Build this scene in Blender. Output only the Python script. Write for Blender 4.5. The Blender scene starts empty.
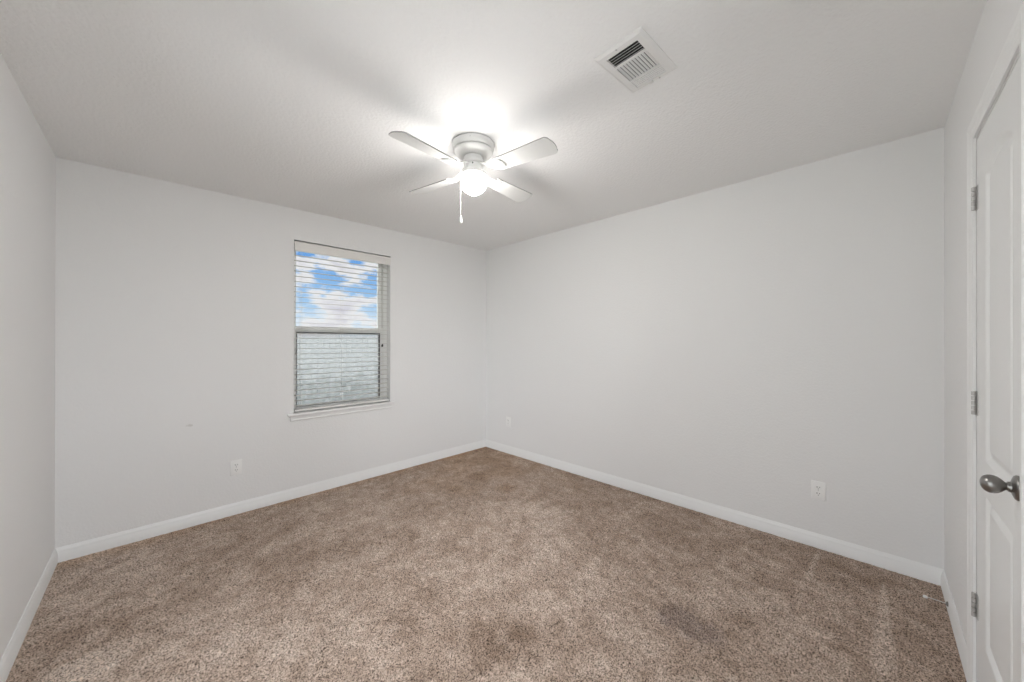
import bpy, bmesh, math, random
import numpy as np
from mathutils import Vector, Matrix

random.seed(4)
rng = np.random.RandomState(7)
scn = bpy.context.scene
COL = scn.collection
PI = math.pi

# ------------------------------------------------------------------ camera, sky, exposure
F_PX, CAM_H, HEAD, PITCH, ROLL = 360.367, 1.31909, 0.787810, 0.0014133, 0.0014912
cam_d = bpy.data.cameras.new('camera'); cam = bpy.data.objects.new('camera', cam_d); COL.objects.link(cam)
cam_d.sensor_width = 36.0; cam_d.lens = F_PX * 36.0 / 1024.0; cam_d.clip_start = 0.02; cam_d.clip_end = 200
fw = Vector((math.cos(HEAD)*math.cos(PITCH), math.sin(HEAD)*math.cos(PITCH), math.sin(PITCH)))
rt = Vector((math.sin(HEAD), -math.cos(HEAD), 0)); up = rt.cross(fw)
rt2 = rt*math.cos(ROLL) + up*math.sin(ROLL); up2 = up*math.cos(ROLL) - rt*math.sin(ROLL)
m = Matrix((rt2, up2, -fw)).transposed().to_4x4(); m.translation = Vector((0, 0, CAM_H))
cam.matrix_world = m
scn.camera = cam
scn.view_settings.view_transform = 'Standard'; scn.view_settings.look = 'None'
scn.view_settings.gamma = 1.0; scn.view_settings.exposure = 0.33
scn.view_settings.use_curve_mapping = False
LAMP_STRENGTH = 128.0
LAMP_COLOR = (1.0, 0.975, 0.945)
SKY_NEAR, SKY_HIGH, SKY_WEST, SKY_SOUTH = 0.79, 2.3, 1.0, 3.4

def lin(r, g, b):
    f = lambda c: (c/255/12.92) if c/255 <= .04045 else ((c/255+.055)/1.055)**2.4
    return (f(r), f(g), f(b), 1.0)

def node(nt, t, **kw):
    n = nt.nodes.new(t)
    for k, v in kw.items():
        if k in n.inputs: n.inputs[k].default_value = v
        else: setattr(n, k, v)
    return n

def ramp(nt, stops, interp='LINEAR'):
    r = nt.nodes.new('ShaderNodeValToRGB'); e = r.color_ramp.elements
    r.color_ramp.interpolation = interp
    e[0].position, e[0].color = stops[0]; e[1].position, e[1].color = stops[-1]
    for p, c in stops[1:-1]:
        x = e.new(p); x.color = c
    return r

w = bpy.data.worlds.new('sky'); scn.world = w; w.use_nodes = True
nt = w.node_tree; nt.nodes.clear(); L = nt.links.new
tc = node(nt, 'ShaderNodeTexCoord'); sep = node(nt, 'ShaderNodeSeparateXYZ'); L(tc.outputs['Generated'], sep.inputs[0])
grad = ramp(nt, [(0.0, lin(236, 243, 250)), (0.05, lin(216, 233, 249)), (0.09, lin(172, 209, 244)), (0.15, lin(140, 187, 238)),
                 (0.2, lin(112, 168, 232)), (1.0, lin(70, 130, 215))])
L(sep.outputs[2], grad.inputs[0])
mp = node(nt, 'ShaderNodeMapping'); mp.inputs['Scale'].default_value = (11, 11, 24); mp.inputs['Location'].default_value = (4.85, 15.95, 8.29)
L(tc.outputs['Generated'], mp.inputs[0])
nz = node(nt, 'ShaderNodeTexNoise', Scale=1.0, Detail=6.0, Roughness=0.55); L(mp.outputs[0], nz.inputs['Vector'])
cm = ramp(nt, [(0.47, (0, 0, 0, 1)), (0.56, (1, 1, 1, 1))]); L(nz.outputs[0], cm.inputs[0])
cc = ramp(nt, [(0.5, lin(252, 250, 248)), (0.72, lin(214, 212, 224))]); L(nz.outputs[0], cc.inputs[0])
mx = node(nt, 'ShaderNodeMix', data_type='RGBA'); L(cm.outputs[0], mx.inputs[0]); L(grad.outputs[0], mx.inputs[6]); L(cc.outputs[0], mx.inputs[7])
# brightness added to the west, south and overhead sky, to fill the room
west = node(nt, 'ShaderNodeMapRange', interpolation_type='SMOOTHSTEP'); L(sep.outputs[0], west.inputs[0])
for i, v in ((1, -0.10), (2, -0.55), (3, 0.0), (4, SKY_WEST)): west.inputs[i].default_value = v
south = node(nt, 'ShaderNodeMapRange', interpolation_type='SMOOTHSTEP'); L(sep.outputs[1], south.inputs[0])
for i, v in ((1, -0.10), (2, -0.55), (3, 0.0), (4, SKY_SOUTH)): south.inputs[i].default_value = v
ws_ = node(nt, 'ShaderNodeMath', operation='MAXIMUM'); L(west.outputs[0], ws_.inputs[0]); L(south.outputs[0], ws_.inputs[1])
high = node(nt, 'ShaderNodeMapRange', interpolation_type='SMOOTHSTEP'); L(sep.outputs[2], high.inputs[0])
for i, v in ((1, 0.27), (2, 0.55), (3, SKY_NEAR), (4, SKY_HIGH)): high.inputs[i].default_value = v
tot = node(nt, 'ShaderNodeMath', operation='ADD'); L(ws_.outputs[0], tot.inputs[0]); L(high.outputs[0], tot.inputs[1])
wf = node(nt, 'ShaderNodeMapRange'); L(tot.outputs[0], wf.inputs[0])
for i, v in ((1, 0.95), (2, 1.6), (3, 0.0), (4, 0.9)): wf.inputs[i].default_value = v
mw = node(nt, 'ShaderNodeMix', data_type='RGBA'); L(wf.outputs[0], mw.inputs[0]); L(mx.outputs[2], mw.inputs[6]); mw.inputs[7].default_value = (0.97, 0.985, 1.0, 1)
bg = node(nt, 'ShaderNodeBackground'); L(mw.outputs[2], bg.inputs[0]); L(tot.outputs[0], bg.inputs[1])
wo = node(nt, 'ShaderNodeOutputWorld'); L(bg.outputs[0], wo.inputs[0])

# ------------------------------------------------------------------ room numbers
W, E, N, S = -0.423, 3.0275, 3.513, -0.267
T = 0.16                                                    # wall thickness
def ceil_z(x, y): return 2.44 + 0.01413*x + 0.0010*y        # the ceiling and the carpet are a touch out of level
def floor_z(x, y): return 0.0018*x - 0.0076*y

# ------------------------------------------------------------------ materials
def mat(name, color, rough=0.6, metal=0.0, bump=None, spec=0.5, emit=None):
    mt = bpy.data.materials.new(name); mt.use_nodes = True; nt = mt.node_tree
    b = nt.nodes['Principled BSDF']
    b.inputs['Base Color'].default_value = color if len(color) == 4 else (*color, 1)
    b.inputs['Roughness'].default_value = rough; b.inputs['Metallic'].default_value = metal
    b.inputs['Specular IOR Level'].default_value = spec
    if emit:
        b.inputs['Emission Color'].default_value = (*emit[0], 1); b.inputs['Emission Strength'].default_value = emit[1]
    if bump:
        sc, st, dist, det = bump
        tcn = node(nt, 'ShaderNodeTexCoord'); n1 = node(nt, 'ShaderNodeTexNoise', Scale=sc, Detail=det, Roughness=0.5)
        nt.links.new(tcn.outputs['Object'], n1.inputs['Vector'])
        bp = node(nt, 'ShaderNodeBump', Strength=st, Distance=dist)
        nt.links.new(n1.outputs[0], bp.inputs['Height']); nt.links.new(bp.outputs[0], b.inputs['Normal'])
    return mt

WALL = (0.855, 0.85, 0.847)
M = {}
M['wall'] = mat('wall_paint', WALL, 0.62, bump=(85, 0.24, 0.006, 2), spec=0.35)
M['ceiling'] = mat('ceiling_paint', (0.925, 0.92, 0.915), 0.8, bump=(70, 0.42, 0.008, 3), spec=0.2)
M['trim'] = mat('trim_paint', (0.88, 0.88, 0.875), 0.38, spec=0.45)
M['door'] = mat('door_paint', (0.86, 0.86, 0.855), 0.42, bump=(160, 0.04, 0.002, 2), spec=0.45)
M['vinyl'] = mat('window_vinyl', (0.90, 0.90, 0.88), 0.35)
M['gasket'] = mat('dark_gasket', (0.07, 0.07, 0.08), 0.6)
M['blind'] = mat('blind_slat', (0.66, 0.64, 0.60), 0.45)
M['valance'] = mat('blind_valance', (0.82, 0.80, 0.775), 0.45)
M['cord'] = mat('blind_cord', (0.70, 0.68, 0.63), 0.8)
M['plastic'] = mat('white_plastic', (0.92, 0.915, 0.905), 0.35)
M['slot'] = mat('dark_slot', (0.03, 0.03, 0.03), 0.6)
M['fan'] = mat('fan_enamel', (0.80, 0.795, 0.78), 0.32)
M['blade'] = mat('fan_blade_laminate', (0.74, 0.735, 0.72), 0.45)
M['bladeedge'] = mat('fan_blade_edge', (0.38, 0.37, 0.36), 0.6)
M['globe'] = mat('lit_glass', (0.9, 0.9, 0.9), 0.3, emit=(LAMP_COLOR, LAMP_STRENGTH))
def globe_glow():                                             # frosted glass, brightest round the bulb in its lower half
    mt = M['globe']; nt = mt.node_tree; b = nt.nodes['Principled BSDF']
    t = node(nt, 'ShaderNodeTexCoord'); sx = node(nt, 'ShaderNodeSeparateXYZ'); mr = node(nt, 'ShaderNodeMapRange', interpolation_type='SMOOTHSTEP')
    nt.links.new(t.outputs['Object'], sx.inputs[0]); nt.links.new(sx.outputs[2], mr.inputs[0])
    for i, v in ((1, -0.185), (2, -0.262), (3, 0.12*LAMP_STRENGTH), (4, LAMP_STRENGTH)): mr.inputs[i].default_value = v
    nt.links.new(mr.outputs[0], b.inputs['Emission Strength'])
globe_glow()
M['nickel'] = mat('satin_nickel', (0.30, 0.29, 0.28), 0.30, metal=1.0)
M['hinge'] = mat('hinge_metal', (0.55, 0.54, 0.53), 0.42, metal=0.5)
M['chrome'] = mat('chrome_rod', (0.75, 0.73, 0.70), 0.22, metal=1.0)
M['rubber'] = mat('white_rubber', (0.85, 0.85, 0.84), 0.6)
M['vent'] = mat('vent_enamel', (0.84, 0.83, 0.815), 0.45)
M['duct'] = mat('duct_dark', (0.02, 0.02, 0.02), 0.9)
M['fence'] = mat('weathered_fence', (0.27, 0.285, 0.28), 0.9)
def fence_patches():                                              # boards darker in patches towards the ground
    mt = M['fence']; nt = mt.node_tree; b = nt.nodes['Principled BSDF']; L = nt.links.new
    g = node(nt, 'ShaderNodeNewGeometry'); mpn = node(nt, 'ShaderNodeMapping'); mpn.inputs['Scale'].default_value = (9, 9, 5); L(g.outputs['Position'], mpn.inputs[0])
    nz = node(nt, 'ShaderNodeTexNoise', Scale=1.0, Detail=4.0, Roughness=0.7); L(mpn.outputs[0], nz.inputs['Vector'])
    sx = node(nt, 'ShaderNodeSeparateXYZ'); L(g.outputs['Position'], sx.inputs[0])
    mr = node(nt, 'ShaderNodeMapRange'); L(sx.outputs[2], mr.inputs[0])
    for i, v in ((1, 0.9), (2, -0.1), (3, -0.15), (4, 0.12)): mr.inputs[i].default_value = v
    ad = node(nt, 'ShaderNodeMath', operation='ADD'); L(nz.outputs[0], ad.inputs[0]); L(mr.outputs[0], ad.inputs[1])
    rp = ramp(nt, [(0.46, (0.30, 0.31, 0.31, 1)), (0.66, (0.13, 0.145, 0.14, 1))]); L(ad.outputs[0], rp.inputs[0]); L(rp.outputs[0], b.inputs['Base Color'])
fence_patches()
M['bounce_slab'] = mat('bounce_concrete', (0.68, 0.67, 0.65), 0.9)  # pale concrete, added as a bounce surface
M['lawn'] = mat('lawn_grass', (0.34, 0.36, 0.28), 0.95, bump=(40, 0.6, 0.02, 4))

# north wall with a small scuff low on the plaster
def scuffed():
    mt = M['wall'].copy(); mt.name = 'wall_paint_scuffed'; nt = mt.node_tree; b = nt.nodes['Principled BSDF']; L = nt.links.new
    g = node(nt, 'ShaderNodeNewGeometry')
    mpn = node(nt, 'ShaderNodeMapping', vector_type='POINT'); mpn.inputs['Location'].default_value = (-0.19*18, 0, -0.705*42); mpn.inputs['Scale'].default_value = (18, 0, 42)
    L(g.outputs['Position'], mpn.inputs[0])
    ln = node(nt, 'ShaderNodeVectorMath', operation='LENGTH'); L(mpn.outputs[0], ln.inputs[0])
    nz = node(nt, 'ShaderNodeTexNoise', Scale=45.0, Detail=3.0); L(g.outputs['Position'], nz.inputs['Vector'])
    ad = node(nt, 'ShaderNodeMath', operation='MULTIPLY_ADD'); ad.inputs[1].default_value = 1.2; L(nz.outputs[0], ad.inputs[0]); L(ln.outputs['Value'], ad.inputs[2])
    rp = ramp(nt, [(0.75, (0.72, 0.705, 0.69, 1)), (1.35, (*WALL, 1))]); L(ad.outputs[0], rp.inputs[0])
    rp.color_ramp.elements[0].position = 0.75; rp.color_ramp.elements[1].position = 1.45
    L(rp.outputs[0], b.inputs['Base Color'])
    return mt
M['wall_scuffed'] = scuffed()

def glass_mat(name, tint, veil, veil_col):
    mt = bpy.data.materials.new(name); mt.use_nodes = True; nt = mt.node_tree; nt.nodes.clear(); L = nt.links.new
    tr = node(nt, 'ShaderNodeBsdfTransparent'); tr.inputs[0].default_value = (*tint, 1)
    gl = node(nt, 'ShaderNodeBsdfGlossy'); gl.inputs['Roughness'].default_value = 0.03
    lw = node(nt, 'ShaderNodeFresnel'); lw.inputs[0].default_value = 1.35
    m1 = node(nt, 'ShaderNodeMixShader'); L(lw.outputs[0], m1.inputs[0]); L(tr.outputs[0], m1.inputs[1]); L(gl.outputs[0], m1.inputs[2])
    o = node(nt, 'ShaderNodeOutputMaterial')
    if veil:
        df = node(nt, 'ShaderNodeBsdfDiffuse'); df.inputs[0].default_value = (*veil_col, 1)
        tl = node(nt, 'ShaderNodeBsdfTranslucent'); tl.inputs[0].default_value = (*veil_col, 1)
        a = node(nt, 'ShaderNodeMixShader'); a.inputs[0].default_value = 0.5; L(df.outputs[0], a.inputs[1]); L(tl.outputs[0], a.inputs[2])
        m2 = node(nt, 'ShaderNodeMixShader'); m2.inputs[0].default_value = veil; L(m1.outputs[0], m2.inputs[1]); L(a.outputs[0], m2.inputs[2])
        L(m2.outputs[0], o.inputs[0])
    else: L(m1.outputs[0], o.inputs[0])
    return mt
M['glass'] = glass_mat('window_glass', (0.98, 0.99, 0.99), 0, None)
M['screen'] = glass_mat('insect_screen_mesh', (0.98, 0.98, 0.98), 0.30, (0.50, 0.50, 0.52))

def carpet_mat():
    mt = bpy.data.materials.new('carpet_pile'); mt.use_nodes = True; nt = mt.node_tree; b = nt.nodes['Principled BSDF']; L = nt.links.new
    b.inputs['Roughness'].default_value = 0.95; b.inputs['Specular IOR Level'].default_value = 0.1
    at = node(nt, 'ShaderNodeAttribute', attribute_name='wear_edge_lift'); st = node(nt, 'ShaderNodeAttribute', attribute_name='stain'); wm = node(nt, 'ShaderNodeAttribute', attribute_name='rust')
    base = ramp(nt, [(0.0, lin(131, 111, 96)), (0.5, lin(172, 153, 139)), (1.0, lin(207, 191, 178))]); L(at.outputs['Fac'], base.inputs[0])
    g = node(nt, 'ShaderNodeNewGeometry')
    n1 = node(nt, 'ShaderNodeTexNoise', Scale=150.0, Detail=3.0, Roughness=0.75); L(g.outputs['Position'], n1.inputs['Vector'])
    sp = ramp(nt, [(0.37, (0.12, 0.10, 0.09, 1)), (0.48, (0.95, 0.95, 0.95, 1)), (0.60, (1.50, 1.50, 1.50, 1))]); L(n1.outputs[0], sp.inputs[0])
    mu = node(nt, 'ShaderNodeMix', data_type='RGBA', blend_type='MULTIPLY'); mu.inputs[0].default_value = 1.0
    L(base.outputs[0], mu.inputs[6]); L(sp.outputs[0], mu.inputs[7])
    m2 = node(nt, 'ShaderNodeMix', data_type='RGBA', blend_type='MULTIPLY'); m2.inputs[7].default_value = (0.50, 0.50, 0.55, 1); L(st.outputs['Fac'], m2.inputs[0]); L(mu.outputs[2], m2.inputs[6])
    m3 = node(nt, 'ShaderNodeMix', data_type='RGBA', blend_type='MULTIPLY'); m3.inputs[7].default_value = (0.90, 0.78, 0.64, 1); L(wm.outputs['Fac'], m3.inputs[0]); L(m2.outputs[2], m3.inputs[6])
    L(m3.outputs[2], b.inputs['Base Color'])
    return mt
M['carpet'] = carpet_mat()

# ------------------------------------------------------------------ mesh helpers
def obj(name, bm, mt, parent=None, smooth=False, kind=None):
    me = bpy.data.meshes.new(name)
    bmesh.ops.recalc_face_normals(bm, faces=bm.faces)
    bm.to_mesh(me); bm.free()
    for x in (mt if isinstance(mt, (list, tuple)) else [mt]): me.materials.append(x)
    if smooth:
        me.polygons.foreach_set('use_smooth', [True]*len(me.polygons))
        me.set_sharp_from_angle(angle=math.radians(38))
    o = bpy.data.objects.new(name, me); COL.objects.link(o)
    if parent: o.parent = parent
    if kind: o['kind'] = kind
    return o

def thing(name, label, cat, loc=(0, 0, 0), rz=0, group=None):
    o = bpy.data.objects.new(name, None); COL.objects.link(o); o.location = loc; o.rotation_euler = (0, 0, rz)
    o.empty_display_size = 0.05
    if label: o['label'] = label; o['category'] = cat
    if group: o['group'] = group
    return o

def box(bm, lo, hi, mtx=None, bevel=0.0, mi=0):
    v = [bm.verts.new((x, y, z)) for x in (lo[0], hi[0]) for y in (lo[1], hi[1]) for z in (lo[2], hi[2])]
    if mtx:
        for q in v: q.co = mtx @ q.co
    fs = [bm.faces.new([v[i] for i in q]) for q in ((0,1,3,2), (4,6,7,5), (0,4,5,1), (2,3,7,6), (0,2,6,4), (1,5,7,3))]
    for f in fs: f.material_index = mi
    if bevel:
        es = list({e for f in fs for e in f.edges})
        bmesh.ops.bevel(bm, geom=es, offset=bevel, segments=2, profile=0.5, affect='EDGES')

def lathe(bm, prof, seg=48, mtx=None):
    rings = []
    for r, z in prof:
        if r < 1e-6: rings.append([bm.verts.new((0, 0, z))])
        else: rings.append([bm.verts.new((r*math.cos(2*PI*k/seg), r*math.sin(2*PI*k/seg), z)) for k in range(seg)])
    if mtx:
        for R in rings:
            for v in R: v.co = mtx @ v.co
    for a, c in zip(rings, rings[1:]):
        for k in range(seg):
            k2 = (k+1) % seg
            if len(a) == 1 and len(c) == 1: continue
            if len(a) == 1: bm.faces.new((a[0], c[k], c[k2]))
            elif len(c) == 1: bm.faces.new((a[k], c[0], a[k2]))
            else: bm.faces.new((a[k], c[k], c[k2], a[k2]))
    for R in (rings[0], rings[-1]):
        if len(R) > 2: bm.faces.new(R)

def prism(bm, pts, z0, z1, mtx=None, mi=0):
    a = [bm.verts.new((x, y, z0)) for x, y in pts]; b = [bm.verts.new((x, y, z1)) for x, y in pts]
    if mtx:
        for q in a+b: q.co = mtx @ q.co
    n = len(pts); fs = [bm.faces.new(a), bm.faces.new(b)]
    for i in range(n): fs.append(bm.faces.new((a[i], a[(i+1) % n], b[(i+1) % n], b[i])))
    for f in fs: f.material_index = mi
    return fs

def sweep(bm, prof, p0, p1, out, zf0, zf1, cut0=0.0, cut1=0.0):
    """a moulding: prof = (depth, height) pairs, run from p0 to p1, depth along out; cut = mitre (how the ends lengthen with depth)"""
    d = (Vector((*p1, 0)) - Vector((*p0, 0))).normalized(); o = Vector((*out, 0))
    ra = [bm.verts.new(Vector((*p0, zf0+h)) + o*t + d*(t*cut0)) for t, h in prof]
    rb = [bm.verts.new(Vector((*p1, zf1+h)) + o*t - d*(t*cut1)) for t, h in prof]
    n = len(prof)
    for i in range(n): bm.faces.new((ra[i], ra[(i+1) % n], rb[(i+1) % n], rb[i]))
    bm.faces.new(ra); bm.faces.new(rb)

# ------------------------------------------------------------------ the setting: walls, ceiling, carpet
WX0, WX1, WZ0, WZ1 = 0.855, 1.7285, 0.680, 2.193            # window opening
DX0, DX1, DZ1 = 1.5525, 2.152, 2.068                        # closet door opening

def hexa(bm, x0, x1, y0, y1, z0, ztop):
    """a block whose top follows ztop(x, y)"""
    b = [(x0, y0), (x1, y0), (x1, y1), (x0, y1)]
    lo = [bm.verts.new((x, y, z0)) for x, y in b]; hi = [bm.verts.new((x, y, ztop(x, y) if callable(ztop) else ztop)) for x, y in b]
    bm.faces.new(lo); bm.faces.new(hi)
    for i in range(4): bm.faces.new((lo[i], lo[(i+1) % 4], hi[(i+1) % 4], hi[i]))

VY0, VY1, VZ0, VZ1 = -0.05, 2.12, 0.0, 2.10                  # unseen glazed door added beside the camera to let in fill light
bm = bmesh.new()
hexa(bm, W-T, W, S-T, VY0, -0.12, ceil_z); hexa(bm, W-T, W, VY1, N+T, -0.12, ceil_z)
hexa(bm, W-T, W, VY0, VY1, -0.12, VZ0); hexa(bm, W-T, W, VY0, VY1, VZ1, ceil_z)
obj('wall_west', bm, M['wall'], kind='structure')
bm = bmesh.new(); hexa(bm, E, E+T, S-T, N+T, -0.12, ceil_z); obj('wall_east', bm, M['wall'], kind='structure')
bm = bmesh.new()
hexa(bm, W, WX0, N, N+T, -0.12, ceil_z); hexa(bm, WX1, E, N, N+T, -0.12, ceil_z)
hexa(bm, WX0, WX1, N, N+T, -0.12, WZ0); hexa(bm, WX0, WX1, N, N+T, WZ1, ceil_z)
obj('wall_north', bm, M['wall_scuffed'], kind='structure')
UX0, UX1, UZ0, UZ1 = -0.36, 1.40, 0.62, 2.10                # unseen window added to the south wall for fill light
bm = bmesh.new(); J = 0.016
hexa(bm, W, UX0, S-T, S, -0.12, ceil_z); hexa(bm, UX1, DX0-J, S-T, S, -0.12, ceil_z)
hexa(bm, UX0, UX1, S-T, S, -0.12, UZ0); hexa(bm, UX0, UX1, S-T, S, UZ1, ceil_z)
hexa(bm, DX1+J, E, S-T, S, -0.12, ceil_z)
hexa(bm, DX0-J, DX1+J, S-T, S, DZ1+J, ceil_z); hexa(bm, DX0-J, DX1+J, S-T, S-0.10, -0.12, DZ1+J)
obj('wall_south', bm, M['wall'], kind='structure')
bm = bmesh.new()
q = [(W-T, S-T), (E+T, S-T), (E+T, N+T), (W-T, N+T)]
lo = [bm.verts.new((x, y, ceil_z(x, y))) for x, y in q]; hi = [bm.verts.new((x, y, 2.68)) for x, y in q]
bm.faces.new(lo); bm.faces.new(hi)
for i in range(4): bm.faces.new((lo[i], lo[(i+1) % 4], hi[(i+1) % 4], hi[i]))
obj('ceiling', bm, M['ceiling'], kind='structure')

def vnoise(X, Y, s, seed):
    r = np.random.RandomState(seed); G = r.rand(256, 256)
    x, y = X*s + 64.3, Y*s + 64.7; xi, yi = np.floor(x).astype(int), np.floor(y).astype(int)
    fx, fy = x-xi, y-yi; fx = fx*fx*(3-2*fx); fy = fy*fy*(3-2*fy)
    g = lambda a, b: G[a % 256, b % 256]
    return (g(xi, yi)*(1-fx)+g(xi+1, yi)*fx)*(1-fy) + (g(xi, yi+1)*(1-fx)+g(xi+1, yi+1)*fx)*fy

def sstep(a, b, v):
    t = np.clip((v-a)/(b-a), 0, 1); return t*t*(3-2*t)

def make_carpet():
    st = 0.0062
    nx, ny = int((E-W)/st), int((N-S)/st)
    gx, gy = np.meshgrid(np.linspace(W, E, nx), np.linspace(S, N, ny), indexing='ij')
    jx = (rng.rand(nx, ny)-.5)*st*.9; jy = (rng.rand(nx, ny)-.5)*st*.9
    jx[0, :] = jx[-1, :] = 0; jy[:, 0] = jy[:, -1] = 0
    X, Y = gx+jx, gy+jy
    Z = floor_z(X, Y) - 0.004 + (rng.rand(nx, ny)-.5)*0.0075 + (vnoise(X, Y, 45, 1)-.5)*0.007 + (vnoise(X, Y, 9, 2)-.5)*0.003
    edge = np.minimum(np.minimum(X-W, E-X), np.minimum(Y-S, N-Y)); calm = .25 + .75*sstep(.012, .05, edge)
    Z = (Z-floor_z(X, Y)+.004)*calm + floor_z(X, Y)-.004
    # how the pile lies; north and west edges lightened to offset light falloff
    a, b = (X+Y)*.7071, (X-Y)*.7071
    wear_edge_lift = 0.50 + .14*(vnoise(a, b, 2.1, 3)-.5) + .22*(vnoise(X, Y, 5.5, 4)-.5) + .26*(vnoise(a, b*1.3, 12, 5)-.5) + .24*(vnoise(X, Y, 27, 15)-.5) + .16*(vnoise(X, Y, 60, 16)-.5)
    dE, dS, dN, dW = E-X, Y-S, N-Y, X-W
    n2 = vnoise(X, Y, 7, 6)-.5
    wear_edge_lift -= .01*(1-sstep(.18, .62, dE+.25*n2)) + .0*(1-sstep(.12, .34, dS+.1*n2)); wear_edge_lift += .10*(1-sstep(.3, 1.0, dN+.2*n2)) + .07*(1-sstep(.3, .9, dW+.2*n2))
    def blob(cx, cy, rx, ry, amt, ang=0, seed=11):
        nonlocal wear_edge_lift
        ca, sa = math.cos(ang), math.sin(ang); u = ((X-cx)*ca+(Y-cy)*sa)/rx; v = (-(X-cx)*sa+(Y-cy)*ca)/ry
        d = np.sqrt(u*u+v*v) + (vnoise(X, Y, 10, seed)-.5)*.9
        wear_edge_lift += amt*(1-sstep(.45, 1.15, d))
    for args in WEAR: blob(*args)
    def wedge(x0, y0, x1, y1, w0, w1, amt):
        nonlocal wear_edge_lift
        dx, dy = x1-x0, y1-y0; ln = math.hypot(dx, dy)
        t = ((X-x0)*dx+(Y-y0)*dy)/ln/ln; s = np.abs((X-x0)*dy-(Y-y0)*dx)/ln
        ww = w0+(w1-w0)*np.clip(t, 0, 1)
        wear_edge_lift += amt*(1-sstep(ww*.55, ww*1.1, s))*sstep(-.02, .06, t)*(1-sstep(.75, 1.0, t))
    for args in TRACKS: wedge(*args)
    d = np.hypot((X-1.79)/.10, (Y-.63)/.14) + (vnoise(X, Y, 16, 23)-.5)*.9
    stain = .58*(1-sstep(.55, 1.1, d))
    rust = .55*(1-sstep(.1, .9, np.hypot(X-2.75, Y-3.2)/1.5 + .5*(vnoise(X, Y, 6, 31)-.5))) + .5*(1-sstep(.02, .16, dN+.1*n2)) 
    me = bpy.data.meshes.new('floor'); n = nx*ny
    me.vertices.add(n); me.vertices.foreach_set('co', np.stack([X, Y, Z], -1).astype(np.float32).ravel())
    idx = np.arange(n).reshape(nx, ny)
    qd = np.stack([idx[:-1, :-1], idx[1:, :-1], idx[1:, 1:], idx[:-1, 1:]], -1).reshape(-1, 4)
    me.loops.add(qd.size); me.loops.foreach_set('vertex_index', qd.astype(np.int32).ravel())
    me.polygons.add(len(qd)); me.polygons.foreach_set('loop_start', (np.arange(len(qd))*4).astype(np.int32))
    me.update(calc_edges=True)
    for nm, arr in (('wear_edge_lift', wear_edge_lift), ('stain', stain), ('rust', rust)):
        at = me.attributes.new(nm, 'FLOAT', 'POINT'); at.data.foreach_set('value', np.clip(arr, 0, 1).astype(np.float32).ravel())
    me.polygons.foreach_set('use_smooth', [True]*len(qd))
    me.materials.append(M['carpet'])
    o = bpy.data.objects.new('floor', me); COL.objects.link(o); o['kind'] = 'structure'

WEAR = [  # cx, cy, rx, ry, amount, angle
    (1.094, 1.172, .16, .30, -.22, .8, 12), (0.45, 1.75, .30, .12, .10, .5, 13), (-.17, 2.30, .20, .10, .28, .3, 14),
    (0.05, 2.75, .22, .08, .18, .4, 15), (2.127, .52, .20, .16, .14, .2, 16), (2.3, .40, .12, .08, .16, .5, 17),
    (1.6, 1.25, .55, .35, .12, .6, 18), (2.0, 1.9, .5, .4, .08, .6, 19), (1.3, .75, .25, .15, .10, 0, 20),
    (1.35, 1.95, .16, .09, -.16, .6, 22), (2.25, 2.75, .25, .12, -.16, .5, 23), (0.6, 1.35, .10, .35, -.12, .9, 24),
]
TRACKS = [  # vacuum-cleaner tracks in the pile
    (2.86, -.035, 1.95, -.03, .006, .060, .30), (3.0, .244, 2.52, .264, .012, .022, .26), (2.82, .578, 2.45, .60, .012, .03, .14),
    (2.92, 1.35, 2.55, 1.36, .01, .03, .14), (2.97, .09, 2.80, .02, .006, .008, .2),
]
make_carpet()

# baseboards: one moulded length per wall, mitred in the corners
BP = [(0, -0.02), (0.0135, -0.02), (0.0135, 0.053), (0.0110, 0.058), (0.0110, 0.062), (0.0085, 0.071), (0.0045, 0.079), (0.003, 0.084), (0, 0.084)]
CW = 0.062                                                    # door casing width
for nm, p0, p1, out, c0, c1 in (('north', (W, N), (E, N), (0, -1), 1, 1), ('east', (E, N), (E, S), (-1, 0), 1, 1),
                               ('west', (W, S), (W, N), (1, 0), 1, 1), ('south', (E, S), (DX1+0.006+CW, S), (0, 1), 1, 0)):
    bm = bmesh.new(); sweep(bm, BP, p0, p1, out, floor_z(*p0), floor_z(*p1), c0, c1)
    obj('baseboard_'+nm, bm, M['trim'], smooth=True, kind='structure')

# ------------------------------------------------------------------ window
win = thing('window_1', None, None, (0, 0, 0)); win['kind'] = 'structure'
FY0, FY1 = N+0.078, N+T-0.004
GX0, GX1 = 0.898, 1.655                                       # glass width
def ring(bm, x0, x1, z0, z1, y0, y1, l, r, b, t):
    box(bm, (x0, y0, z0), (x0+l, y1, z1)); box(bm, (x1-r, y0, z0), (x1, y1, z1))
    box(bm, (x0+l, y0, z0), (x1-r, y1, z0+b)); box(bm, (x0+l, y0, z1-t), (x1-r, y1, z1))
SZ = 0.7005                                                    # top of the sill board
bm = bmesh.new(); ring(bm, WX0+.001, WX1-.001, SZ+.001, WZ1-.001, FY0, FY1, .020, .040, .010, .030)
obj('window_frame', bm, M['vinyl'], win)
bm = bmesh.new(); ring(bm, WX0+.0215, WX1-.0415, 1.400, WZ1-.032, FY0+.042, FY1-.006, GX0-WX0-.0215, WX1-.0415-GX1, .046, .032)
up_s = obj('upper_sash', bm, M['vinyl'], win)
bm = bmesh.new(); box(bm, (GX0, FY0+.055, 1.446), (GX1, FY0+.059, WZ1-.064)); obj('glass_pane', bm, M['glass'], up_s)
bm = bmesh.new(); ring(bm, WX0+.0215, WX1-.0415, SZ+.0115, 1.452, FY0+.004, FY0+.038, GX0-WX0-.0215-.004, WX1-.0415-GX1-.004, .024, .050)
lo_s = obj('lower_sash', bm, M['vinyl'], win)
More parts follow.
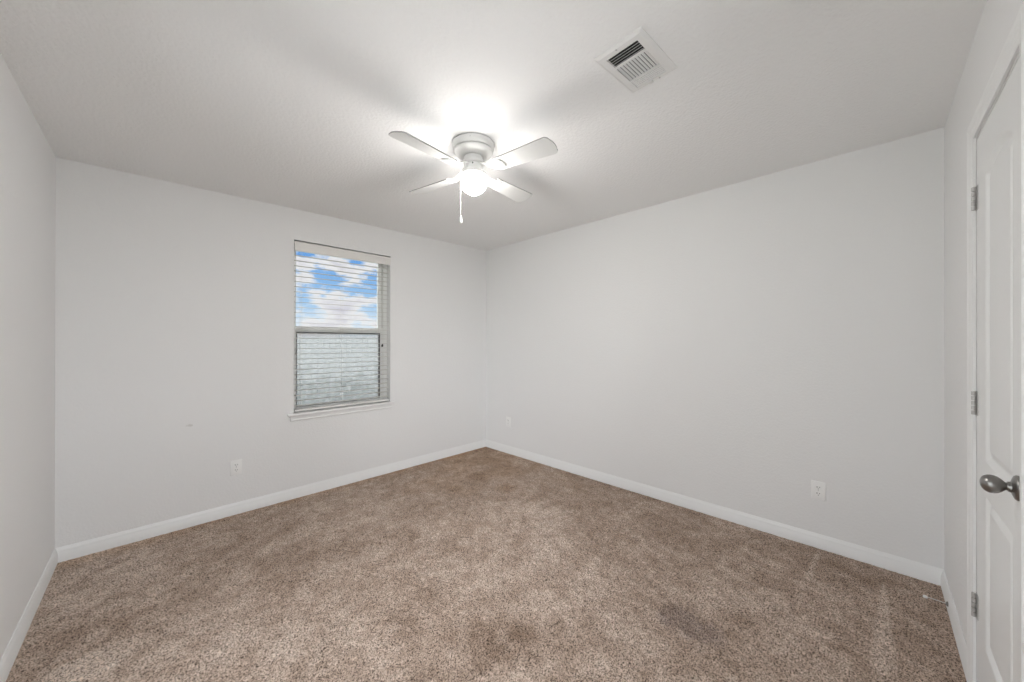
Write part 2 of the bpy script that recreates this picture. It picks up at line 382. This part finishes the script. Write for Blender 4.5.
bm = bmesh.new(); box(bm, (GX0, FY0+.020, SZ+.040), (GX1, FY0+.024, 1.388)); obj('glass_pane', bm, M['glass'], lo_s)
bm = bmesh.new(); ring(bm, GX0-.0035, GX1+.0035, SZ+.0360, 1.4015, FY0+.009, FY0+.030, .008, .010, .004, .015)
obj('glazing_bead', bm, M['gasket'], lo_s)
bm = bmesh.new(); box(bm, (1.670, FY0-.012, 1.262), (1.684, FY0+.003, 1.286), bevel=.002); box(bm, (1.674, FY0-.020, 1.270), (1.680, FY0-.010, 1.292), bevel=.0015)
obj('sash_latch', bm, M['slot'], win)
bm = bmesh.new(); box(bm, (GX0-.01, FY0+.0445, SZ+.03), (GX1+.01, FY0+.0455, 1.398)); obj('insect_screen', bm, M['screen'], win)
# sill board and apron
bm = bmesh.new()
box(bm, (WX0+.0005, N-.001, SZ-.020), (WX1-.0005, FY0+.004, SZ))
box(bm, (0.806, N-.036, SZ-.020), (1.768, N-.0005, SZ), bevel=.004)
obj('window_sill', bm, M['trim'], win, smooth=True)
bm = bmesh.new(); AP = [(0, -.066), (.010, -.066), (.0135, -.060), (.0135, -.053), (.011, -.049), (.016, -.020), (0, -.020)]
sweep(bm, AP, (0.830, N), (1.744, N), (0, -1), SZ-.001, SZ-.001); obj('apron', bm, M['trim'], win, smooth=True)

# glazed door added in the west wall, out of view, as a fill opening
fill_door = thing('added_fill_door', None, None, (0, 0, 0)); fill_door['kind'] = 'structure'
def xring(bm, y0, y1, z0, z1, x0, x1, wd):
    box(bm, (x0, y0, z0), (x1, y0+wd, z1)); box(bm, (x0, y1-wd, z0), (x1, y1, z1))
    box(bm, (x0, y0+wd, z0), (x1, y1-wd, z0+wd)); box(bm, (x0, y0+wd, z1-wd), (x1, y1-wd, z1))
bm = bmesh.new(); xring(bm, VY0+.001, VY1-.001, VZ0+.001, VZ1-.001, W-T+.004, W-.050, .028); obj('fill_door_frame', bm, M['vinyl'], fill_door)
VM = (VY0+VY1)/2
for ya, yb, dx in ((VY0+.0285, VM+.025, .020), (VM-.025, VY1-.0285, .058)):
    bm = bmesh.new(); xring(bm, ya, yb, VZ0+.0295, VZ1-.0295, W-T+dx, W-T+dx+.034, .048); s_ = obj('fill_door_sash', bm, M['vinyl'], fill_door)
    bm = bmesh.new(); box(bm, (W-T+dx+.015, ya+.048, VZ0+.0775), (W-T+dx+.019, yb-.048, VZ1-.0775)); obj('glass_pane', bm, M['glass'], s_)

# window added behind the camera, lets fill light onto the far walls
fill_win = thing('added_fill_window', None, None, (0, 0, 0)); fill_win['kind'] = 'structure'
bm = bmesh.new(); ring(bm, UX0+.001, UX1-.001, UZ0+.021, UZ1-.001, S-T+.004, S-.080, .03, .03, .03, .03); obj('window_frame', bm, M['vinyl'], fill_win)
UM = (UX0+UX1)/2
for xa, xb in ((UX0+.032, UM-.001), (UM+.001, UX1-.032)):
    bm = bmesh.new(); ring(bm, xa, xb, UZ0+.052, UZ1-.032, S-T+.020, S-.090, .04, .04, .04, .04); s_ = obj('sash', bm, M['vinyl'], fill_win)
    bm = bmesh.new(); box(bm, (xa+.04, S-.126, UZ0+.092), (xb-.04, S-.122, UZ1-.072)); obj('glass_pane', bm, M['glass'], s_)
bm = bmesh.new(); box(bm, (UX0+.001, S-.079, UZ0+.0005), (UX1-.001, S+.030, UZ0+.020)); obj('window_sill', bm, M['trim'], fill_win)

# the blind
bl = thing('window_blind', 'white horizontal slat blind pulled down and open inside the window recess', 'blind', (1.292, N+0.036, SZ+.002))
BX = 0.428; base_z = SZ+.002
bm = bmesh.new(); box(bm, (-BX, -.022, 2.125-base_z), (BX, .024, 2.170-base_z), bevel=.002); obj('headrail', bm, M['blind'], bl)
bm = bmesh.new(); VP = [(0, 0), (.006, 0), (.009, .006), (.009, .066), (.006, .074), (.006, .080), (0, .080)]
vv = []
for xx in (-.4345, .4345): vv.append([bm.verts.new((xx, -.037-d, 2.100-base_z+h)) for d, h in VP])
for i in range(len(VP)): bm.faces.new((vv[0][i], vv[0][(i+1) % 7], vv[1][(i+1) % 7], vv[1][i]))
bm.faces.new(vv[0]); bm.faces.new(vv[1]); obj('valance', bm, M['valance'], bl)
pitch = 0.0452; zs = []; z = 0.052
while z < 2.095-base_z: zs.append(z); z += pitch
for i, z in enumerate(zs):
    bm = bmesh.new(); rows = []
    for j in range(5):
        u = -1+j*.5; rows.append((u*.0245, z + .0016*(1-u*u) + .0012*u))
    va = [[bm.verts.new((s*(BX-.002), y, zz+dz)) for y, zz in rows] for s in (-1, 1) for dz in (0, .0018)]
    for j in range(4):
        bm.faces.new((va[0][j], va[0][j+1], va[2][j+1], va[2][j])); bm.faces.new((va[1][j], va[1][j+1], va[3][j+1], va[3][j]))
        for k in (0, 2): bm.faces.new((va[k][j], va[k][j+1], va[k+1][j+1], va[k+1][j]))
    for j in (0, 4): bm.faces.new((va[0][j], va[2][j], va[3][j], va[1][j]))
    obj('slat', bm, M['blind'], bl)
bm = bmesh.new(); box(bm, (-BX+.002, -.0245, .006), (BX-.002, .0245, .024), bevel=.003); obj('bottom_rail', bm, M['valance'], bl)
for x in (-.375, -.03, .315):
    for y in (-.0275, .0265):
        bm = bmesh.new(); box(bm, (x-.0008, y-.0006, .014), (x+.0008, y+.0006, 2.126-base_z)); obj('ladder_cord', bm, M['cord'], bl)

# ------------------------------------------------------------------ closet door in the south wall
bm = bmesh.new()                                              # jamb lining
box(bm, (DX0-J+.0005, S-.099, 0.0), (DX0, S-.0005, DZ1)); box(bm, (DX1, S-.099, 0.0), (DX1+J-.0005, S-.0005, DZ1))
box(bm, (DX0-J+.0005, S-.099, DZ1), (DX1+J-.0005, S-.0005, DZ1+J-.0005))
obj('trim_1', bm, M['trim'], kind='structure')
def casing():
    bm = bmesh.new()
    P = [(0, 0), (.0075, 0), (.009, .004), (.009, .016), (.012, .024), (.0125, .042), (.0155, .050), (.0155, .058), (.012, CW), (0, CW)]  # (depth, distance from the opening)
    x0, x1, zt = DX0-.006, DX1+.008, DZ1+.008
    path = [(x1, None), (x1, zt), (x0, zt), (x0, None)]
    sg = [(1, 0), (1, 1), (-1, 1), (-1, 0)]; rings = []
    for (x, z), (sx, sz) in zip(path, sg):
        rings.append([bm.verts.new((x+sx*a, S+.0003+d, (z+sz*a) if z else -.01)) for d, a in P])
    for ra, rb in zip(rings, rings[1:]):
        for i in range(len(P)): bm.faces.new((ra[i], ra[(i+1) % len(P)], rb[(i+1) % len(P)], rb[i]))
    bm.faces.new(rings[0]); bm.faces.new(rings[-1])
    return obj('trim_2', bm, M['trim'], kind='structure')
casing()

door = thing('door_1', None, None, (DX1-.003, S, 0)); door['kind'] = 'structure'
def door_slab():
    x0, x1, z0, z1 = DX0+.003, DX1-.003, 0.018, DZ1-.0045; wd = x1-x0
    st = .0045; nx, nz = int(wd/st)+1, int((z1-z0)/st)+1
    X, Z = np.meshgrid(np.linspace(x0, x1, nx), np.linspace(z0, z1, nz), indexing='ij')
    pa, pb = x0+.108, x1-.145; xc = (pa+pb)/2; hw = (pb-pa)/2
    u = np.clip((X-xc)/hw, -1, 1)
    ztop = 1.894 + .046*(1-u*u); slope = np.abs(.092*u/hw); ca = 1/np.sqrt(1+slope**2)
    sd_up = np.minimum(np.minimum(X-pa, pb-X), np.minimum(Z-.915, (ztop-Z)*ca))
    sd_lo = np.minimum(np.minimum(X-pa, pb-X), np.minimum(Z-.272, .797-Z))
    s = np.maximum(sd_up, sd_lo)
    dep = np.interp(s, [-1, 0, .003, .017, .020, .024, .044, 1], [0, 0, -.002, -.0105, -.011, -.0105, -.003, -.003])
    me = bpy.data.meshes.new('door_slab'); n = nx*nz
    bmx = bmesh.new()
    V = np.stack([X, S+dep, Z], -1).reshape(-1, 3)
    vs = [bmx.verts.new(c) for c in V.tolist()]
    g = lambda i, k: vs[i*nz+k]
    for i in range(nx-1):
        for k in range(nz-1): bmx.faces.new((g(i, k), g(i+1, k), g(i+1, k+1), g(i, k+1)))
    loop = [g(i, 0) for i in range(nx)] + [g(nx-1, k) for k in range(1, nz)] + [g(i, nz-1) for i in range(nx-2, -1, -1)] + [g(0, k) for k in range(nz-2, 0, -1)]
    back = [bmx.verts.new((v.co.x, S-.035, v.co.z)) for v in loop]
    for i in range(len(loop)): bmx.faces.new((loop[i], loop[(i+1) % len(loop)], back[(i+1) % len(loop)], back[i]))
    bmx.faces.new(back)
    o = obj('door_slab', bmx, M['door'], None, smooth=True)
    o.parent = door; o.matrix_parent_inverse = Matrix.Translation(door.location).inverted()
    return o
door_slab()
def dpart(name, bm, mt, smooth=True, parent=None):
    o = obj(name, bm, mt, None, smooth); o.parent = parent or door; o.matrix_parent_inverse = Matrix.Translation(door.location).inverted(); return o
KX, KZ = 1.600, 0.938
toY = Matrix.Translation((KX, S, KZ)) @ Matrix.Rotation(-PI/2, 4, 'X')          # +z of the lathe becomes +y (into the room)
bm = bmesh.new(); lathe(bm, [(0, .0005), (.0325, .0005), (.0325, .004), (.030, .0075), (.022, .0105), (.014, .013), (.0125, .0185), (0, .0185)], 48, toY); rose = dpart('door_rosette', bm, M['nickel'])
bm = bmesh.new(); lathe(bm, [(0, .0180), (.0105, .0180), (.0098, .020), (.0108, .0225), (.0165, .0275), (.0215, .034), (.0240, .041), (.0242, .046), (.0228, .0515), (.0195, .0565), (.0145, .0605), (.008, .063), (0, .0640)], 48, toY)
dpart('door_knob', bm, M['nickel'])
for zc in (1.848, 1.095, 0.352):
    bm = bmesh.new()
    box(bm, (DX1-.030, S+.0002, zc-.044), (DX1-.0065, S+.0016, zc+.044)); box(bm, (DX1+.0005, S+.0002, zc-.044), (DX1+.0055, S+.0016, zc+.044))
    kn = .0155
    for k in range(5):
        lathe(bm, [(0, zc-.044+k*.0176+.0017), (.0062, zc-.044+k*.0176+.0017), (.0062, zc-.044+(k+1)*.0176-.0017), (0, zc-.044+(k+1)*.0176-.0017)], 16, Matrix.Translation((DX1-.0060, S+.0078, 0)))
    h = dpart('door_hinge', bm, M['hinge'])
    bm = bmesh.new(); lathe(bm, [(0, zc-.048), (.0040, zc-.048), (.0052, zc-.0445), (.0052, zc+.0445), (.0060, zc+.046), (.0060, zc+.049), (0, zc+.050)], 12, Matrix.Translation((DX1-.0060, S+.0078, 0)))
    dpart('hinge_pin', bm, M['slot'], parent=h)

# ------------------------------------------------------------------ door stop on the south baseboard
ds = thing('door_stop', 'thin metal door stop with white tip on baseboard beside closet door', 'door stop', (2.735, S+.0135, 0.048))
ry = Matrix.Rotation(-PI/2, 4, 'X')
bm = bmesh.new(); lathe(bm, [(0, .0003), (.011, .0003), (.011, .003), (.006, .008), (0, .008)], 20, ry); obj('base', bm, M['nickel'], ds, smooth=True)
bm = bmesh.new(); lathe(bm, [(0, .007), (.0032, .007), (.0032, .068), (0, .068)], 14, ry); obj('rod', bm, M['chrome'], ds, smooth=True)
bm = bmesh.new(); lathe(bm, [(0, .066), (.0055, .066), (.0068, .070), (.0064, .078), (.004, .081), (0, .0815)], 16, ry); obj('rubber_tip', bm, M['rubber'], ds, smooth=True)

# ------------------------------------------------------------------ wall outlets
def outlet(label, loc, rz):
    t = thing('wall_outlet', label, 'outlet', loc, rz, 'white duplex outlets low on the walls')        # local -y points into the room
    bm = bmesh.new(); box(bm, (-.0365, -.0062, -.0585), (.0365, -.0002, .0585), bevel=.0028); obj('cover_plate', bm, M['plastic'], t, smooth=True)
    for s in (-1, 1):
        bm = bmesh.new(); pts = []
        for k in range(24):
            a = 2*PI*k/24; pts.append((.0172*math.cos(a), max(-.0135, min(.0135, .0172*math.sin(a)))))
        prism(bm, pts, 0, .0016, Matrix.Translation((0, -.0061, s*.0195)) @ Matrix.Rotation(PI/2, 4, 'X'))
        r = obj('receptacle', bm, M['plastic'], t)
        bm = bmesh.new()
        for x, h in ((-.0064, .0085), (.0064, .0065)): box(bm, (x-.0015, -.0079, s*.0195+.0035-h/2), (x+.0015, -.0076, s*.0195+.0035+h/2))
        lathe(bm, [(0, 0), (.0024, 0), (.0024, .0003), (0, .0003)], 12, Matrix.Translation((0, -.0076, s*.0195-.0075)) @ Matrix.Rotation(PI/2, 4, 'X'))
        obj('slots', bm, M['slot'], r)
    bm = bmesh.new(); lathe(bm, [(0, 0), (.0032, 0), (.0025, .0012), (0, .0014)], 12, Matrix.Translation((0, -.0061, 0)) @ Matrix.Rotation(PI/2, 4, 'X')); obj('screw', bm, M['hinge'], t, smooth=True)
    return t
outlet('white outlet below and left of the window, on the window wall', (0.460, N, 0.333), 0)
outlet('white outlet on the long bare wall, nearest the closet door', (E, 0.252, 0.366), -PI/2)
outlet('small distant white outlet on the bare wall near the far corner', (E, 3.098, 0.352), -PI/2)

# ------------------------------------------------------------------ ceiling vent
VX, VY = 1.401, 0.687
vt = thing('air_vent', 'white rectangular three way metal air vent in the ceiling', 'vent', (VX, VY, ceil_z(VX, VY)), math.radians(-3.2)); vt.rotation_euler.y = -0.0141
A, B = 0.150, 0.102; a0, a1, b0, b1 = -.116, .124, -.067, .066
bm = bmesh.new()
def vring(bm, o, i, z0, z1):
    (ox0, ox1, oy0, oy1), (ix0, ix1, iy0, iy1) = o, i
    po = [(ox0, oy0), (ox1, oy0), (ox1, oy1), (ox0, oy1)]; pi = [(ix0, iy0), (ix1, iy0), (ix1, iy1), (ix0, iy1)]
    vo = [bm.verts.new((*p, z0)) for p in po]; vi = [bm.verts.new((*p, z1)) for p in pi]
    for k in range(4): bm.faces.new((vo[k], vo[(k+1) % 4], vi[(k+1) % 4], vi[k]))
vring(bm, (-A, A, -B, B), (-A, A, -B, B), .0015, -.003)
vring(bm, (-A, A, -B, B), (-A+.012, A-.012, -B+.012, B-.012), -.003, -.010)
vring(bm, (-A+.012, A-.012, -B+.012, B-.012), (a0, a1, b0, b1), -.010, -.010)
vring(bm, (a0, a1, b0, b1), (a0, a1, b0, b1), -.010, .0005)
s1, s2, s3, s4 = a0+.27*(a1-a0), a0+.31*(a1-a0), a0+.76*(a1-a0), a0+.79*(a1-a0)
box(bm, (s1, b0, -.0098), (s2, b1, -.004)); box(bm, (s3, b0, -.0098), (s4, b1, -.004))
obj('frame', bm, M['vent'], vt)
bm = bmesh.new(); box(bm, (a0, b0, -.0008), (a1, b1, .0002)); obj('backing', bm, M['duct'], vt)
def vslat(cx, cy, ln, along, tilt, hw=.0058):
    bm = bmesh.new(); R = Matrix.Translation((cx, cy, -.0058)) @ (Matrix.Rotation(PI/2, 4, 'Z') if along == 'y' else Matrix.Identity(4)) @ Matrix.Rotation(tilt, 4, 'X')
    box(bm, (-ln/2, -hw, -.0005), (ln/2, hw, .0005), R); obj('slat', bm, M['vent'], vt)
ymid, yl = (b0+b1)/2, b1-b0-.002
for k in range(5): vslat(a0+.006+k*(s1-a0-.012)/4, ymid, yl, 'y', math.radians(-42))
for k in range(10): vslat((s2+s3)/2, b0+.008+k*(b1-b0-.016)/9, s3-s2-.002, 'x', math.radians(-38), .0044)
for k in range(5): vslat(s4+.005+k*(a1-s4-.009)/4, ymid, yl, 'y', math.radians(30), .0030)
bm = bmesh.new(); box(bm, (a1-.004, -.004, -.019), (a1+.012, .012, -.0102), bevel=.002); obj('damper_lever', bm, M['vent'], vt)
for sx, sy in ((-.134, .01), (.138, -.03)):
    bm = bmesh.new(); lathe(bm, [(0, -.0102), (.004, -.0102), (.003, -.012), (0, -.0124)], 12, Matrix.Translation((sx, sy, 0))); obj('screw', bm, M['hinge'], vt)

# ------------------------------------------------------------------ ceiling fan
FX, FY = 1.31, 1.635
fan = thing('ceiling_fan', 'white four blade hugger ceiling fan with one glowing glass globe', 'ceiling fan', (FX, FY, ceil_z(FX, FY))); fan.rotation_euler = (0.001, -0.0141, 0)
bm = bmesh.new(); lathe(bm, [(0, .001), (.108, .001), (.108, -.004), (.122, -.005), (.1225, -.010), (.119, -.024), (.118, -.030), (.116, -.032), (.114, -.039), (.108, -.0425), (.100, -.0425), (0, -.0425)], 72)
can = obj('canopy', bm, M['fan'], fan, smooth=True)
for a in (.2, .35, -1.2, 2.2):
    bm = bmesh.new(); lathe(bm, [(0, 0), (.003, 0), (.0025, .002), (0, .0024)], 10, Matrix.Translation((.1195*math.cos(a-1.2), .1195*math.sin(a-1.2), -.018)) @ Matrix.Rotation(a-1.2, 4, 'Z') @ Matrix.Rotation(PI/2, 4, 'Y')); obj('screw', bm, M['hinge'], can)
bm = bmesh.new(); lathe(bm, [(0, -.0427), (.101, -.0427), (.101, -.0445), (.111, -.0455), (.111, -.050), (.106, -.057), (.096, -.0625), (.080, -.067), (.066, -.0695), (.060, -.072), (0, -.072)], 72)
obj('motor_housing', bm, M['fan'], fan, smooth=True)
bm = bmesh.new(); lathe(bm, [(0, -.0722), (.044, -.0722), (.044, -.0765), (.054, -.0775), (.056, -.081), (.056, -.094), (.062, -.100), (.062, -.112), (.056, -.118), (0, -.118)], 56)
obj('flywheel', bm, M['fan'], fan, smooth=True)
BZ, PITCHB, R0, R1 = -.163, math.radians(12), .165, .540
def blade_outline():
    pts = []; w0, w1 = .047, .064
    # root end, gently rounded
    for k in range(9):
        a = PI/2 + PI*k/8; pts.append((R0+.012+.012*math.cos(a)*1.0, w0*math.sin(a) if abs(math.sin(a)) < 1 else w0*math.sin(a)))
    rc = .024
    for k in range(7):
        a = -PI/2 + (PI/2)*k/6; pts.append((R1-.009-rc+rc*math.cos(a), -w1+rc+rc*math.sin(a)))
    for k in range(1, 6):
        t = -1+2*k/6; pts.append((R1-.009+.009*(1-t*t), t*(w1-rc)))
    for k in range(7):
        a = (PI/2)*k/6; pts.append((R1-.009-rc+rc*math.cos(a), w1-rc+rc*math.sin(a)))
    return pts
out = blade_outline()
iron_prof = [(.046, .016), (.085, .013), (.115, .014), (.140, .022), (.165, .032), (.195, .036), (.215, .030), (.222, .018), (.214, .008), (.190, .0065), (.186, 0)]
SAG = Matrix.Rotation(.025, 4, 'X') @ Matrix.Rotation(-.011, 4, 'Y')      # the rotor hangs a degree or so out of true
BLADE_ANG = math.radians(8.0)
for k in range(4):
    ang = BLADE_ANG + k*PI/2
    R = Matrix.Translation((0, 0, BZ)) @ SAG @ Matrix.Rotation(ang, 4, 'Z') @ Matrix.Rotation(-PITCHB, 4, 'X')
    bm = bmesh.new()
    fs = prism(bm, out, -.003, .003, R)
    for f in fs[2:]: f.material_index = 1
    b = obj('blade', bm, [M['blade'], M['bladeedge']], fan)
    bm = bmesh.new()                                          # the blade iron: arm off the flywheel that forks under the blade
    up_side = [(r, h) for r, h in iron_prof]; pts = up_side + [(r, -h) for r, h in iron_prof[-2::-1]]
    n = len(pts)
    def lift(r): return np.interp(r, [.046, .075, .125, .160, .3], [.040, .040, .004, -.0035, -.0035])
    va = [bm.verts.new(R @ Vector((r, h, lift(r)))) for r, h in pts]; vb = [bm.verts.new(R @ Vector((r, h, lift(r)-.005))) for r, h in pts]
    mid = len(iron_prof)-1
    for layer in (va, vb):
        for i in range(mid): 
            j = n-1-i
            if i+1 < j-1 or i+1 != j-1: bm.faces.new((layer[i], layer[i+1], layer[j-1], layer[j]))
            else: bm.faces.new((layer[i], layer[i+1], layer[j]))
    for i in range(n): bm.faces.new((va[i], va[(i+1) % n], vb[(i+1) % n], vb[i]))
    for r, h in ((.180, .022), (.180, -.022), (.205, .020), (.205, -.020)):
        lathe(bm, [(0, -.0080), (.0035, -.0080), (.0030, -.0105), (0, -.0110)], 10, R @ Matrix.Translation((r, h, 0)))
    obj('blade_iron', bm, M['fan'], b, smooth=True)
bm = bmesh.new(); lathe(bm, [(0, -.1182), (.048, -.1182), (.052, -.122), (.053, -.136), (.050, -.150), (.044, -.156), (0, -.156)], 48)
sw = obj('switch_housing', bm, M['fan'], fan, smooth=True)
bm = bmesh.new()
for a in (math.radians(225),):
    lathe(bm, [(0, 0), (.0045, 0), (.004, .0008), (0, .001)], 12, Matrix.Translation((.0528*math.cos(a), .0528*math.sin(a), -.131)) @ Matrix.Rotation(a, 4, 'Z') @ Matrix.Rotation(PI/2, 4, 'Y'))
obj('screw_hole', bm, M['slot'], sw)
bm = bmesh.new(); lathe(bm, [(0, -.1562), (.044, -.1562), (.060, -.158), (.066, -.163), (.067, -.180), (0, -.180)], 48); obj('light_fitter', bm, M['fan'], fan, smooth=True)
bm = bmesh.new(); lathe(bm, [(0, -.1803), (.062, -.1803), (.0675, -.185), (.069, -.195), (.069, -.246), (.066, -.254), (.046, -.274), (.024, -.287), (.010, -.293), (0, -.2945)], 48)
g = obj('globe', bm, M['globe'], fan, smooth=True); g['label'] = 'glowing white glass globe'
ca = math.radians(136); cx, cy = .0755*math.cos(ca), .0785*math.sin(ca)
bm = bmesh.new()
def bead(z): lathe(bm, [(0, z-.0011), (.0009, z-.0006), (.0011, z), (.0009, z+.0006), (0, z+.0011)], 8, Matrix.Translation((cx, cy, 0)))
lathe(bm, [(0, -.415), (.0006, -.415), (.0006, -.150), (0, -.150)], 6, Matrix.Translation((cx, cy, 0)))
z = -.413
while z < -.150: bead(z); z += .0042
lathe(bm, [(0, 0), (.0022, 0), (.0022, .032), (0, .032)], 10, Matrix.Translation((.0495*math.cos(ca), .0495*math.sin(ca), -.148)) @ Matrix.Rotation(ca, 4, 'Z') @ Matrix.Rotation(PI/2, 4, 'Y'))
ch = obj('pull_chain', bm, M['fan'], fan, smooth=True)
bm = bmesh.new(); lathe(bm, [(0, -.410), (.0028, -.412), (.0042, -.420), (.0078, -.438), (.0082, -.446), (.0060, -.454), (0, -.457)], 20, Matrix.Translation((cx, cy, 0))); obj('chain_knob', bm, M['plastic'], ch, smooth=True)

# ------------------------------------------------------------------ outside the window
bm = bmesh.new(); box(bm, (-30, -20, -.50), (30, 40, -.40)); obj('ground', bm, M['lawn'], kind='structure')
bm = bmesh.new(); box(bm, (W-T-6.0, -7, -.3995), (W-T-.03, 3.4, -.12)); box(bm, (W-T-.03, -7, -.3995), (E+1.0, S-T-.03, -.12)); obj('bounce_slab', bm, M['bounce_slab'], kind='structure')  # unseen slab added to bounce light up onto the ceiling
FYD = 10.4
fe = thing('garden_fence', 'pale weathered board fence seen outside through the lower window sash', 'fence', (3.5, FYD, -.40))
bm = bmesh.new(); x = -6.0
while x < 7.0:
    wv = .138+random.random()*.006
    box(bm, (x, -.010, .03), (x+wv, .010, 1.83+random.uniform(-.012, .012))); x += wv+.006
obj('board_panel', bm, M['fence'], fe)
for zz in (.35, 1.0, 1.6):
    bm = bmesh.new(); box(bm, (-6, .0105, zz), (7, .049, zz+.09)); obj('rail', bm, M['fence'], fe)
for k in range(6):
    bm = bmesh.new(); box(bm, (-5.6+k*2.4, .050, -.1), (-5.5+k*2.4, .14, 1.80)); obj('post', bm, M['fence'], fe)
